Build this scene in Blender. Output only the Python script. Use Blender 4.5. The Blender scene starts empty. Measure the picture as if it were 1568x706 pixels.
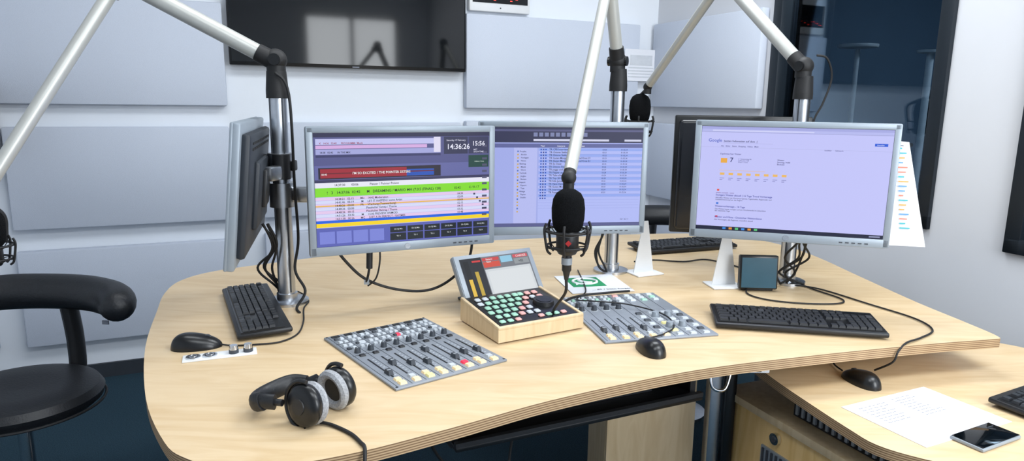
import bpy, bmesh, math, random
from mathutils import Vector, Matrix, Euler
from math import radians, sin, cos, pi
random.seed(4)
V=Vector
def lin(c):
    return tuple((x/255/12.92 if x/255<=.04045 else ((x/255+.055)/1.055)**2.4) for x in c)
# ---------------------------------------------------------------- materials
MATS={}
def mat(name,rgb,rough=.5,metal=0,emit=0,var=.06,scale=25,bump=0,spec=.5,coat=0):
    if name in MATS: return MATS[name]
    m=bpy.data.materials.new(name); m.use_nodes=True; nt=m.node_tree
    p=nt.nodes['Principled BSDF']; c=lin(rgb)
    p.inputs['Roughness'].default_value=rough; p.inputs['Metallic'].default_value=metal
    p.inputs['Specular IOR Level'].default_value=spec; p.inputs['Coat Weight'].default_value=coat
    tc=nt.nodes.new('ShaderNodeTexCoord'); n=nt.nodes.new('ShaderNodeTexNoise'); n.inputs['Scale'].default_value=scale; n.inputs['Detail'].default_value=4
    nt.links.new(tc.outputs['Object'],n.inputs['Vector'])
    r=nt.nodes.new('ShaderNodeValToRGB'); r.color_ramp.elements[0].position=.3; r.color_ramp.elements[1].position=.7
    r.color_ramp.elements[0].color=tuple(x*(1-var) for x in c)+(1,); r.color_ramp.elements[1].color=tuple(min(1,x*(1+var)) for x in c)+(1,)
    nt.links.new(n.outputs['Fac'],r.inputs['Fac']); nt.links.new(r.outputs['Color'],p.inputs['Base Color'])
    if bump:
        b=nt.nodes.new('ShaderNodeBump'); b.inputs['Strength'].default_value=bump; b.inputs['Distance'].default_value=.002
        nt.links.new(n.outputs['Fac'],b.inputs['Height']); nt.links.new(b.outputs['Normal'],p.inputs['Normal'])
    if emit:
        p.inputs['Emission Color'].default_value=c+(1,); p.inputs['Emission Strength'].default_value=emit
    MATS[name]=m; return m
def em(rgb,s=.92):
    k='screen_%02x%02x%02x_%d'%(rgb[0],rgb[1],rgb[2],int(s*100))
    if k in MATS: return MATS[k]
    m=bpy.data.materials.new(k); m.use_nodes=True; nt=m.node_tree; p=nt.nodes['Principled BSDF']
    p.inputs['Base Color'].default_value=(.01,.01,.012,1); p.inputs['Roughness'].default_value=.45
    p.inputs['Specular IOR Level'].default_value=.2
    p.inputs['Emission Color'].default_value=lin(rgb)+(1,); p.inputs['Emission Strength'].default_value=s
    MATS[k]=m; return m
def wood(name,a,b,scale=(1.2,14,14),rough=.42,rot=0):
    m=bpy.data.materials.new(name); m.use_nodes=True; nt=m.node_tree; p=nt.nodes['Principled BSDF']
    tc=nt.nodes.new('ShaderNodeTexCoord'); mp=nt.nodes.new('ShaderNodeMapping')
    mp.inputs['Scale'].default_value=scale; mp.inputs['Rotation'].default_value=(0,0,rot)
    n=nt.nodes.new('ShaderNodeTexNoise'); n.inputs['Scale'].default_value=2.2; n.inputs['Detail'].default_value=8; n.inputs['Distortion'].default_value=1.6
    n2=nt.nodes.new('ShaderNodeTexNoise'); n2.inputs['Scale'].default_value=2.6; n2.inputs['Detail'].default_value=2
    r=nt.nodes.new('ShaderNodeValToRGB'); r.color_ramp.elements[0].position=.33; r.color_ramp.elements[1].position=.62
    r.color_ramp.elements[0].color=lin(b)+(1,); r.color_ramp.elements[1].color=lin(a)+(1,)
    mx=nt.nodes.new('ShaderNodeMix'); mx.data_type='RGBA'; mx.blend_type='MULTIPLY'; mx.inputs[0].default_value=.3
    r2=nt.nodes.new('ShaderNodeValToRGB'); r2.color_ramp.elements[0].position=.35; r2.color_ramp.elements[1].position=.65
    r2.color_ramp.elements[0].color=(.88,.85,.80,1); r2.color_ramp.elements[1].color=(1,1,1,1)
    L=nt.links.new
    L(tc.outputs['Object'],mp.inputs['Vector']); L(mp.outputs[0],n.inputs['Vector']); L(tc.outputs['Object'],n2.inputs['Vector'])
    L(n.outputs['Fac'],r.inputs['Fac']); L(n2.outputs['Fac'],r2.inputs['Fac'])
    L(r.outputs['Color'],mx.inputs[6]); L(r2.outputs['Color'],mx.inputs[7]); L(mx.outputs[2],p.inputs['Base Color'])
    p.inputs['Roughness'].default_value=rough
    MATS[name]=m; return m
def plymat(name,a,b,freq):
    m=bpy.data.materials.new(name); m.use_nodes=True; nt=m.node_tree; p=nt.nodes['Principled BSDF']
    tc=nt.nodes.new('ShaderNodeTexCoord'); sp=nt.nodes.new('ShaderNodeSeparateXYZ')
    mu=nt.nodes.new('ShaderNodeMath'); mu.operation='MULTIPLY'; mu.inputs[1].default_value=freq
    si=nt.nodes.new('ShaderNodeMath'); si.operation='SINE'
    r=nt.nodes.new('ShaderNodeValToRGB'); r.color_ramp.elements[0].position=.25; r.color_ramp.elements[1].position=.6
    r.color_ramp.elements[0].color=lin(b)+(1,); r.color_ramp.elements[1].color=lin(a)+(1,)
    ma=nt.nodes.new('ShaderNodeMapRange'); ma.inputs[1].default_value=-1
    L=nt.links.new
    L(tc.outputs['Object'],sp.inputs[0]); L(sp.outputs['Z'],mu.inputs[0]); L(mu.outputs[0],si.inputs[0]); L(si.outputs[0],ma.inputs[0]); L(ma.outputs[0],r.inputs['Fac']); L(r.outputs['Color'],p.inputs['Base Color'])
    p.inputs['Roughness'].default_value=.55; MATS[name]=m; return m
def glassmat(name,tint,ior=1.45):
    m=bpy.data.materials.new(name); m.use_nodes=True; nt=m.node_tree
    for n in list(nt.nodes):
        if n.type=='BSDF_PRINCIPLED': nt.nodes.remove(n)
    o=nt.nodes['Material Output']; t=nt.nodes.new('ShaderNodeBsdfTransparent'); t.inputs[0].default_value=tint+(1,)
    g=nt.nodes.new('ShaderNodeBsdfGlossy'); g.inputs['Roughness'].default_value=.02; g.inputs[0].default_value=(.9,.95,1,1)
    f=nt.nodes.new('ShaderNodeFresnel'); f.inputs[0].default_value=ior; x=nt.nodes.new('ShaderNodeMixShader')
    nt.links.new(f.outputs[0],x.inputs[0]); nt.links.new(t.outputs[0],x.inputs[1]); nt.links.new(g.outputs[0],x.inputs[2]); nt.links.new(x.outputs[0],o.inputs[0])
    MATS[name]=m; return m
WALL=mat('painted_wall',(230,235,242),.85,var=.012,scale=3,bump=.05,spec=.2)
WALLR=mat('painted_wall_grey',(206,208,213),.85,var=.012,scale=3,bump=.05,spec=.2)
PANEL=mat('acoustic_fabric',(201,208,221),.95,var=.03,scale=400,bump=.3,spec=.1)
CEIL=mat('ceiling_paint',(240,240,240),.9,var=.01)
CARPET=mat('carpet_teal',(44,64,76),1,var=.35,scale=260,bump=.8,spec=.1)
BASEB=mat('baseboard_dark',(42,48,56),.6)
WOOD=wood('birch_top',(216,192,155),(206,178,137),rot=.35,scale=(1.6,9,9))
WOODD=wood('birch_front',(240,202,138),(226,184,116),scale=(12,12,1.5))
WOODL=wood('birch_light',(216,194,158),(202,177,138),scale=(12,12,1.5))
PLY=plymat('plywood_edge',(186,158,122),(124,96,68),2*pi/.005)
BLK=mat('black_plastic',(24,25,28),.42,var=.1)
BLK2=mat('black_satin',(14,15,17),.3,var=.1)
KEY=mat('key_plastic',(34,36,40),.45,var=.1)
KEY2=mat('key_plastic_light',(56,58,63),.45,var=.1)
RUB=mat('black_rubber',(17,17,19),.6,var=.1)
FOAM=mat('foam_black',(16,17,19),1,var=.5,scale=420,bump=1,spec=.1)
LEATH=mat('black_leather',(22,24,28),.45,var=.2,scale=160,bump=.35)
ALU=mat('brushed_aluminium',(196,200,206),.3,1,var=.04,scale=60)
ARM=mat('satin_arm_tube',(190,191,186),.38,.35,var=.02)
ALUD=mat('aluminium_groove',(70,74,80),.5,.6)
SIL=mat('silver_plastic',(150,158,166),.42,.25,var=.02)
SILB=mat('silver_bezel',(142,152,162),.4,.2,var=.02)
SHELL=mat('monitor_shell',(34,40,48),.5,var=.06)
CHR=mat('chrome',(220,222,225),.12,1,var=.02)
WHT=mat('white_plastic',(228,230,232),.45,var=.015)
PAP=mat('paper_white',(226,228,234),.8,var=.01,spec=.2)
INK=mat('ink_grey',(120,124,134),.8)
CON=mat('console_grey',(138,144,152),.45,.25,var=.04,scale=80)
COND=mat('console_dark',(58,63,70),.5)
BTNW=mat('button_light',(190,196,201),.4)
BTNG=mat('button_green_lit',(150,194,172),.4,emit=.1)
BTNP=mat('button_pink_lit',(214,160,154),.4,emit=.1)
BTNR=mat('button_red_lit',(220,50,74),.4,emit=.6)
BTNO=mat('button_amber_lit',(238,210,162),.4,emit=.25)
BTNY=mat('button_yellow_lit',(226,216,150),.4,emit=.2)
RED=mat('red_badge',(170,40,40),.4)
GREY=mat('velour_grey',(160,162,166),1,var=.25,scale=300,bump=.6,spec=.1)
SCRGL=mat('dark_glass',(6,10,14),.06,var=.02,spec=.32)
GREEN=mat('print_green',(20,136,86),.7)
# ---------------------------------------------------------------- mesh builder
def spline(pts,res=8,closed=False):
    P=[V(p) for p in pts]; n=len(P); out=[]
    rng=n if closed else n-1
    for i in range(rng):
        if closed: a,b,c,d=P[(i-1)%n],P[i],P[(i+1)%n],P[(i+2)%n]
        else: a=P[max(i-1,0)];b=P[i];c=P[i+1];d=P[min(i+2,n-1)]
        for k in range(res):
            t=k/res; out.append(.5*((2*b)+(c-a)*t+(2*a-5*b+4*c-d)*t*t+(3*b-a-3*c+d)*t**3))
    if not closed: out.append(P[-1])
    return out
class B:
    def __init__(s,name,loc=(0,0,0),rot=0,M=None):
        s.name=name; s.M=M if M is not None else Matrix.Translation(loc)@Matrix.Rotation(rot,4,'Z')
        s.v=[];s.f=[];s.mi=[];s.mats=[];s.T=Matrix()
    def raw(s,vs,fs,mt):
        if mt not in s.mats: s.mats.append(mt)
        k=s.mats.index(mt); o=len(s.v)
        s.v+= [s.T@V(v) for v in vs]; s.f+=[tuple(i+o for i in f) for f in fs]; s.mi+=[k]*len(fs)
    def box(s,c,size,mt,rot=None,bev=0,seg=2):
        c=V(c); h=V(size)/2
        if bev:
            bm=bmesh.new(); bmesh.ops.create_cube(bm,size=1)
            for v in bm.verts: v.co=V((v.co.x*size[0],v.co.y*size[1],v.co.z*size[2]))
            bmesh.ops.bevel(bm,geom=list(bm.edges),offset=min(bev,min(size)*.48),segments=seg,affect='EDGES',profile=.5)
            bm.verts.index_update(); vs=[v.co.copy() for v in bm.verts]; fs=[[v.index for v in f.verts] for f in bm.faces]; bm.free()
        else:
            vs=[V((x*h.x,y*h.y,z*h.z)) for x in(-1,1) for y in(-1,1) for z in(-1,1)]
            fs=[(0,1,3,2),(4,6,7,5),(0,4,5,1),(2,3,7,6),(0,2,6,4),(1,5,7,3)]
        R=rot if rot is not None else Matrix()
        if not isinstance(R,Matrix): R=Euler(R).to_matrix().to_4x4()
        s.raw([c+(R.to_3x3()@v) for v in vs],fs,mt)
    def frus(s,c,w,d,h,mt,k=.82):
        x,y,z=c; a,b=w/2,d/2
        vs=[(x-a,y-b,z),(x+a,y-b,z),(x+a,y+b,z),(x-a,y+b,z),(x-a*k,y-b*k,z+h),(x+a*k,y-b*k,z+h),(x+a*k,y+b*k,z+h),(x-a*k,y+b*k,z+h)]
        s.raw(vs,[(4,5,6,7),(0,1,5,4),(1,2,6,5),(2,3,7,6),(3,0,4,7)],mt)
    def cyl(s,p0,p1,r0,mt,r1=None,seg=24):
        p0=V(p0);p1=V(p1); r1=r0 if r1 is None else r1
        q=(p1-p0).to_track_quat('Z','Y').to_matrix(); vs=[]
        for p,r in((p0,r0),(p1,r1)):
            for i in range(seg):
                a=2*pi*i/seg; vs.append(p+q@V((r*cos(a),r*sin(a),0)))
        fs=[(i,(i+1)%seg,seg+(i+1)%seg,seg+i) for i in range(seg)]+[tuple(range(seg-1,-1,-1)),tuple(range(seg,2*seg))]
        s.raw(vs,fs,mt)
    def lathe(s,c,prof,mt,axis=(0,0,1),seg=32,sc=(1,1)):
        c=V(c); q=V(axis).to_track_quat('Z','Y').to_matrix(); vs=[]; n=len(prof)
        for r,z in prof:
            for i in range(seg):
                a=2*pi*i/seg; vs.append(c+q@V((r*cos(a)*sc[0],r*sin(a)*sc[1],z)))
        fs=[]
        for j in range(n-1):
            for i in range(seg):
                fs.append((j*seg+i,j*seg+(i+1)%seg,(j+1)*seg+(i+1)%seg,(j+1)*seg+i))
        fs+= [tuple(range(seg-1,-1,-1)),tuple(range((n-1)*seg,n*seg))]
        s.raw(vs,fs,mt)
    def ball(s,c,r,mt,seg=24,rot=None):
        if not hasattr(r,'__len__'): r=(r,r,r)
        c=V(c); n=seg//2; vs=[];R=rot.to_3x3() if rot is not None else Matrix.Identity(3)
        for j in range(n+1):
            th=pi*j/n
            for i in range(seg):
                a=2*pi*i/seg; rr=max(sin(th),1e-4); vs.append(c+R@V((r[0]*rr*cos(a),r[1]*rr*sin(a),-r[2]*cos(th))))
        fs=[(j*seg+i,j*seg+(i+1)%seg,(j+1)*seg+(i+1)%seg,(j+1)*seg+i) for j in range(n) for i in range(seg)]
        s.raw(vs,fs,mt)
    def tube(s,pts,r,mt,seg=10,res=8,closed=False,smooth=True,radii=None,flat=1):
        P=spline(pts,res,closed) if smooth else [V(p) for p in pts]
        n=len(P); vs=[]; up=None
        for i,p in enumerate(P):
            if closed: t=(P[(i+1)%n]-P[i-1])
            else: t=P[min(i+1,n-1)]-P[max(i-1,0)]
            t.normalize()
            if up is None:
                up=V((0,0,1)) if abs(t.z)<.9 else V((1,0,0))
            sx=up.cross(t).normalized(); up=t.cross(sx).normalized()
            rr=r if radii is None else radii(i/(n-1))
            for k in range(seg):
                a=2*pi*k/seg; vs.append(p+sx*rr*cos(a)+up*rr*flat*sin(a))
        fs=[]
        for i in range(n if closed else n-1):
            j=(i+1)%n
            for k in range(seg): fs.append((i*seg+k,i*seg+(k+1)%seg,j*seg+(k+1)%seg,j*seg+k))
        if not closed: fs+=[tuple(range(seg-1,-1,-1)),tuple(range((n-1)*seg,n*seg))]
        s.raw(vs,fs,mt)
    def ring(s,c,R,r,mt,axis=(0,0,1),n=32,seg=8,sc=(1,1)):
        q=V(axis).to_track_quat('Z','Y').to_matrix()
        s.tube([V(c)+q@V((R*cos(2*pi*i/n)*sc[0],R*sin(2*pi*i/n)*sc[1],0)) for i in range(n)],r,mt,seg=seg,closed=True,smooth=False)
    def prism(s,out,z0,z1,mt,side=None):
        n=len(out); s.raw([(x,y,z1) for x,y in out]+[(x,y,z0) for x,y in out],[tuple(range(n)),tuple(range(2*n-1,n-1,-1))],mt)
        s.raw([(x,y,z1) for x,y in out]+[(x,y,z0) for x,y in out],[(i,i+n,(i+1)%n+n,(i+1)%n) for i in range(n)],side or mt)
    def done(s):
        me=bpy.data.meshes.new(s.name); me.from_pydata(s.v,[],s.f)
        for m in s.mats: me.materials.append(m)
        me.polygons.foreach_set('material_index',s.mi); me.polygons.foreach_set('use_smooth',[True]*len(s.f))
        bm=bmesh.new(); bm.from_mesh(me); bmesh.ops.recalc_face_normals(bm,faces=[f for f in bm.faces if len(f.verts)>2]); bm.to_mesh(me); bm.free()
        me.set_sharp_from_angle(angle=radians(38)); me.update()
        o=bpy.data.objects.new(s.name,me); bpy.context.collection.objects.link(o); o.matrix_world=s.M; s.o=o; return o
def text(parent,body,M,size,mt,name='lettering',align='LEFT',sp=1.0):
    c=bpy.data.curves.new(name,'FONT'); c.body=body; c.size=size; c.align_x=align; c.materials.append(mt); c.resolution_u=2; c.space_line=sp; c.offset=size*.012
    o=bpy.data.objects.new(name,c); bpy.context.collection.objects.link(o); o.parent=parent; o.matrix_local=M; return o
RX=Matrix.Rotation(pi/2,4,'X')
def cable(name,pts,r=.0028,mt=None):
    b=B(name); b.tube(pts,r,mt or RUB,seg=8,res=8); return b.done()
# ---------------------------------------------------------------- room
RM=Matrix.Translation((-1.92,3.18,0))@Matrix.Rotation(radians(24),4,'Z')
T0,T1,D,H=-1.7,3.08,5.0,2.75
def rb(name): return B(name,M=RM.copy())
b=rb('floor'); b.box(((T0+6.6)/2,-D/2,-.05),(6.6-T0+.2,D+.4,.1),CARPET); b.done()
b=rb('ceiling'); b.box(((T0+6.6)/2,-D/2,H+.05),(6.6-T0+.2,D+.4,.1),CEIL); b.done()
b=rb('wall_back'); b.box(((T0+T1)/2+.05,.05,H/2),(T1-T0+.1,.1,H),WALL); b.done()
b=rb('wall_left'); b.box((T0-.05,-D/2,H/2),(.1,D+.2,H),WALL); b.done()
wa,wb,wz0,wz1=1.55,2.70,.9,2.35
b=rb('wall_front')
b.box(((T0+wa)/2,-D-.05,H/2),(wa-T0,.1,H),WALL); b.box(((wb+T1)/2,-D-.05,H/2),(T1-wb,.1,H),WALL)
b.box(((wa+wb)/2,-D-.05,wz0/2),(wb-wa,.1,wz0),WALL); b.box(((wa+wb)/2,-D-.05,(wz1+H)/2),(wb-wa,.1,H-wz1),WALL); b.done()
b=rb('window_3')
for x in(wa+.03,(wa+wb)/2,wb-.03): b.box((x,-D-.03,(wz0+wz1)/2),(.05,.06,wz1-wz0),WHT)
for z in(wz0+.03,wz1-.03): b.box(((wa+wb)/2,-D-.03,z),(wb-wa,.06,.05),WHT)
b.done()
W1=(.99,1.91,.87,2.35); W2=(2.20,3.20,.84,2.10)
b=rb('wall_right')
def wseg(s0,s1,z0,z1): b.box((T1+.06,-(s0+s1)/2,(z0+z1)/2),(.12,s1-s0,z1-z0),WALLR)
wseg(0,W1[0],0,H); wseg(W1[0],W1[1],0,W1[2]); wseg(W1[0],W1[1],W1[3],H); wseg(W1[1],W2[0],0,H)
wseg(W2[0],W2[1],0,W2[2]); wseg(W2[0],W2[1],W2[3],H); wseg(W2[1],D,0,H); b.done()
FRM=mat('window_frame_anthracite',(26,34,42),.4,.2,var=.03)
PANE=glassmat('window_glass',(.66,.75,.82))
for i,(s0,s1,z0,z1) in enumerate((W1,W2)):
    b=rb('window_%d'%(i+1)); f=.055
    for s,w in((s0+f/2,f),(s1-f/2,f)): b.box((T1+.03,-s,(z0+z1)/2),(.10,w,z1-z0),FRM,bev=.004)
    for z in(z0+f/2,z1-f/2): b.box((T1+.03,-(s0+s1)/2,z),(.10,s1-s0,f),FRM,bev=.004)
    b.box((T1+.05,-(s0+s1)/2,(z0+z1)/2),(.008,s1-s0-.06,z1-z0-.06),PANE); b.done()
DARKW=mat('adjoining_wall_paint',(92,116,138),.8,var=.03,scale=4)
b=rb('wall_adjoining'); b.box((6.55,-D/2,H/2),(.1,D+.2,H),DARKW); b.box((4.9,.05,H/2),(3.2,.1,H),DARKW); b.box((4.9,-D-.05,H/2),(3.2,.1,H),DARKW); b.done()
LG=mat('lamp_pale_metal',(200,208,214),.5)
for tx,ty,hh in((4.16,-.578,1.70),(4.37,-.905,1.66)):
    b=rb('floor_lamp'); b.lathe((tx,ty,0),[(.0,0),(.15,0),(.15,.015),(.03,.03),(.014,.06),(.014,hh),(.11,hh+.005),(.115,hh+.012),(.115,hh+.024),(0,hh+.024)] if ty>-.8 else [(.0,0),(.15,0),(.15,.015),(.03,.03),(.020,.06),(.020,hh),(.07,hh+.005),(.075,hh+.02),(0,hh+.024)],LG); b.done()
def chair_back(name,tx,ty,sh=.48):
    b=rb(name); b.box((tx,ty,sh),(.46,.46,.07),LEATH,bev=.03); b.box((tx+.2,ty,sh+.37),(.05,.44,.5),LEATH,bev=.02,rot=(0,.12,0))
    for dy in(-.24,.24):
        b.tube([(tx+.15,ty+dy,sh+.02),(tx-.1,ty+dy,sh+.22),(tx+.12,ty+dy,sh+.22)],.015,BLK)
    b.cyl((tx,ty,.1),(tx,ty,sh-.02),.025,CHR)
    for k in range(5):
        a=2*pi*k/5; b.box((tx+.14*cos(a),ty+.14*sin(a),.08),(.28,.04,.03),BLK,rot=(0,0,a)); b.ball((tx+.27*cos(a),ty+.27*sin(a),.03),.03,BLK,seg=12)
    b.done()
chair_back('drafting_chair',5.0,-.55,.86)
b=rb('credenza'); b.box((6.2,-1.4,.5),(.4,2.6,.9),LG,bev=.01); b.box((6.2,-1.4,.97),(.44,2.7,.03),WHT,bev=.004)
for k in range(4): b.box((5.99,-2.4+.66*k,.5),(.012,.62,.84),WHT,bev=.003)
b.box((6.2,-1.4,.025),(.3,2.4,.05),BLK)
b.done()
b=rb('baseboard_back'); b.box(((T0+T1)/2,-.008,.035),(T1-T0,.016,.07),BASEB); b.done()
b=rb('baseboard_right'); b.box((T1-.008,-D/2,.035),(.016,D,.07),BASEB); b.done()
def panel(t0,t1,z0,z1):
    b=rb('acoustic_panel'); b.box(((t0+t1)/2,-.027,(z0+z1)/2),(t1-t0,.05,z1-z0),PANEL,bev=.008); b.done()
for z0,z1 in((.20,.65),(.75,1.21),(1.31,1.79)):
    panel(-1.40,-.47,z0,z1); panel(-.36,.56,z0,z1)
    if z0<1.2: panel(.70,1.76,z0,z1+.02)
    panel(1.79,2.92,z0,z1+.03)
panel(-.36,.56,1.90,2.36); panel(-1.40,-.47,1.90,2.36)
for z0,z1 in((.20,.66),(.77,1.23),(1.33,1.83)):
    b=rb('acoustic_panel'); b.box((T1-.027,-.49,(z0+z1)/2),(.05,.92,z1-z0),PANEL,bev=.008); b.done()
b=rb('wall_television'); tc=1.18; b.box((tc,-.05,1.86),(1.20,.04,.71),BLK2,bev=.006)
b.box((tc,-.0715,1.865),(1.18,.003,.685),SCRGL); b.box((tc,-.02,1.86),(.5,.04,.35),BLK)
b.box((tc,-.0725,1.512),(.035,.002,.006),INK); b.done()
b=rb('studio_loudspeaker'); b.box((-.46,-.20,1.24),(.22,.22,.33),BLK,bev=.012); b.cyl((-.46,-.311,1.18),(-.46,-.318,1.18),.07,RUB); b.cyl((-.46,-.311,1.33),(-.46,-.318,1.33),.025,RUB)
b.cyl((-.46,-.05,1.24),(-.46,-.10,1.24),.03,BLK); b.done()
b=rb('digital_wall_clock'); b.box((1.995,-.02,1.935),(.37,.04,.20),WHT,bev=.012); b.box((1.995,-.041,1.955),(.33,.004,.145),SCRGL)
RL=mat('led_red',(255,60,50),.4,emit=3)
for k in range(9): b.box((1.86+.033*k,-.0445,1.899+.010*((k*7)%3)),(.012,.003,.004),RL)
b.ball((1.995,-.042,1.858),.004,COND,seg=10)
o=b.done()
b=rb('wall_notice'); b.box((2.93,-.056,1.58),(.24,.003,.19),PAP)
b.box((2.93,-.0585,1.61),(.16,.002,.06),mat('print_faint',(200,204,210),.8))
for k in range(4): b.box((2.93,-.0585,1.565-.018*k),(.18,.002,.006),mat('print_faint',(200,204,210),.8))
b.done()
# ---------------------------------------------------------------- main desk
out=[(-1.10,2.19),(-1.075,2.04),(-1.01,1.87),(-.89,1.58),(-.735,1.29),(-.61,1.115),(-.545,1.06),(-.47,1.032),(-.389,1.037),(-.259,1.09),(-.105,1.184),(.084,1.308),(.319,1.432),(.485,1.503),(.66,1.56),(.88,1.625),(1.12,1.688),(1.27,1.722),(1.305,1.745),(1.295,1.87),(1.27,2.07),(1.25,2.4),(1.235,2.68),(1.19,2.90),(1.08,3.07),(.88,3.16),(.60,3.13),(.2,3.02),(-.26,2.87),(-.60,2.67),(-.90,2.45),(-1.05,2.32)]
sp=[(p.x,p.y) for p in spline([(x,y,0) for x,y in out],5,True)]
b=B('broadcast_desk'); b.prism(sp,.725,.75,WOOD,PLY)
for x,y in((-.72,1.95),(.75,2.85),(-.45,1.5),(1.0,2.55)):
    b.cyl((x,y,.02),(x,y,.725),.03,ALU); b.lathe((x,y,0),[(0,0),(.12,0),(.12,.012),(.04,.025),(0,.025)],ALU)
b.box((.598,1.88,.363),(.035,.05,.725),ALU,bev=.006); b.box((.635,1.855,.363),(.03,.04,.725),BLK2,bev=.004)
b.box((.60,1.60,.712),(.075,.035,.018),WHT,bev=.003); b.box((.59,1.581,.712),(.012,.003,.010),BLK); b.box((.61,1.581,.712),(.012,.003,.010),BLK)
b.tube([(.49,1.58,.715),(.495,1.57,.67),(.53,1.58,.662),(.55,1.60,.715)],.004,CHR)
b.done()
lo=[(.655,2.05),(.662,1.85),(.685,1.68),(.72,1.52),(.75,1.40),(.775,1.33),(.84,1.275),(.95,1.22),(1.2,1.08),(1.5,.95),(1.9,.85),(2.05,.95),(2.0,1.75),(1.62,1.86),(1.48,1.98),(1.2,2.1)]
sp=[(p.x,p.y) for p in spline([(x,y,0) for x,y in lo],4,True)]
b=B('side_desk'); b.prism(sp,.626,.65,WOOD,PLY)
for x,y in((1.8,1.1),(1.8,1.65),(1.1,1.35)): b.cyl((x,y,0),(x,y,.627),.025,ALU)
b.done()
ang=math.atan2(-.927,.375)
b=B('storage_cabinet',(.637,1.885,0),ang)
b.box((.30,.26,.26),(.60,.48,.50),WOODD,bev=.002); b.box((.30,.012,.27),(.585,.022,.47),WOODD,bev=.002)
b.box((.30,.25,.522),(.62,.52,.022),WOODL,bev=.001); b.box((.30,.49,.575),(.60,.02,.09),WOODD); b.box((.61,.26,.575),(.02,.48,.09),WOODD)
b.cyl((.21,-.001,.475),(.21,-.012,.475),.016,CHR); b.cyl((.21,-.012,.475),(.21,-.015,.475),.008,COND)
b.box((.235,-.002,.34),(.15,.006,.19),SIL)
for k in range(9): b.box((.17+.0165*k,-.006,.34),(.006,.006,.18),COND)
b.box((.36,.13,.56),(.30,.16,.05),BLK)
for k in range(14): b.box((.225+.02*k,.047,.56),(.008,.006,.035),SIL)
for x in(.03,.57): b.box((x,.25,.0),(.04,.4,.02),BLK)
b.done()
b=B('drawer_pedestal',(.425,2.12,0),.0)
b.box((0,0,.355),(.27,.40,.69),WOODL,bev=.003); b.box((0,-.206,.59),(.262,.014,.20),WOODL,bev=.002); b.box((0,-.206,.27),(.262,.014,.42),WOODL,bev=.002)
b.tube([(-.05,-.214,.655),(-.05,-.235,.65),(.05,-.235,.65),(.05,-.214,.655)],.004,CHR); b.done()
ta=math.atan2(.27,.575)
b=B('keyboard_tray',(.18-.14*sin(ta),1.412+.14*cos(ta),0),ta)
b.box((0,0,.652),(.635,.28,.012),BLK2,bev=.003); b.box((0,-.134,.661),(.635,.012,.010),BLK)
for x in(-.31,.31): b.box((x,.02,.68),(.016,.26,.075),BLK)
b.box((0,.0,.664),(.44,.14,.012),KEY,bev=.003)
for r in range(4):
    for k in range(20): b.frus((-.20+.021*k,-.045+.026*r,.670),.018,.021,.004,BLK)
b.done()
# ---------------------------------------------------------------- keyboards / mice
def keyboard(loc,rot,w=.445,d=.15,tilt=.07):
    b=B('computer_keyboard',M=Matrix.Translation(loc)@Matrix.Rotation(rot,4,'Z'))
    for x in(-w*.4,w*.4): b.box((x,d*.42,.006),(.03,.012,.012),BLK)
    b.T=Matrix.Translation((0,-d/2,.004))@Matrix.Rotation(tilt,4,'X')@Matrix.Translation((0,d/2,0))
    b.box((0,0,.008),(w,d,.014),BLK,bev=.005)
    b.box((0,-.004,.0158),(w-.012,d-.028,.002),BLK2)
    p=(w-.026)/22.2; ky=(d-.032)/6.35; x0=-w/2+.013+p/2
    for r in range(6):
        y=-d/2+.014+ky/2+ky*r+(.003 if r==5 else 0)
        cols=[]
        if r==0: cols=[(0,1.25),(1.3,1.2),(2.55,1.2),(3.8,5.9),(9.75,1.2),(11,1.2),(12.3,1.2),(13.55,1.4)]
        else:
            o={1:1.2,2:.8,3:.5,4:0,5:0}[r]
            if o: cols.append((0,o+.95))
            k=o+1.0 if o else 0
            while k<13.6: cols.append((k,.93)); k+=1
            if k<15: cols.append((k,14.95-k))
            if r==5: cols=[(k,.93) for k in(0,2,3,4,5,6.5,7.5,8.5,9.5,11,12,13,14)]
        for k in(15.35,16.35,17.35):
            if not(r==1 and k!=16.35) and r!=2: cols.append((k,.93))
        for k in(18.7,19.7,20.7,21.7):
            if r!=5 : cols.append((k-.5,.93))
        for k,ww in cols:
            if k+ww>22.3: continue
            b.frus((x0-p/2+(k+ww/2)*p,y,.0165),ww*p,ky*.93,.0065,KEY if random.random()>.04 else KEY2)
    return b.done()
keyboard((.785,1.812,.75),radians(-9.5),.44,.155)
keyboard((-.728,1.860,.75),radians(-63),.475,.135,.03)
keyboard((.72,2.82,.75),radians(21),.45,.15)
keyboard((1.375,1.57,.65),radians(28),.45,.15,.03)
def mouse(loc,rot,s=1.0):
    b=B('computer_mouse',M=Matrix.Translation(loc)@Matrix.Rotation(rot,4,'Z')@Matrix.Scale(s,4))
    n=14; seg=28; vs=[]
    for j in range(n+1):
        th=pi/2*j/n
        for i in range(seg):
            a=2*pi*i/seg; cx=.031*(abs(cos(a))**.9)*(1 if cos(a)>0 else -1); cy=.057*(abs(sin(a))**.9)*(1 if sin(a)>0 else -1)
            k=max(cos(th),.001)**.75; cx*=k*(1-.06*(cy/.057)); cy*=k
            z=.034*sin(th)*(1-.32*(cy/.057)); vs.append((cx,cy,z))
    fs=[(j*seg+i,j*seg+(i+1)%seg,(j+1)*seg+(i+1)%seg,(j+1)*seg+i) for j in range(n) for i in range(seg)]+[tuple(range(seg-1,-1,-1))]
    b.raw(vs,fs,BLK2)
    b.cyl((-.004,.024,.021),(.004,.024,.021),.009,COND,seg=18)
    return b.done()
mouse((.345,1.60,.75),radians(12)); mouse((-.765,1.582,.75),radians(-75),1.03); mouse((.905,1.66,.65),radians(18))
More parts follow.
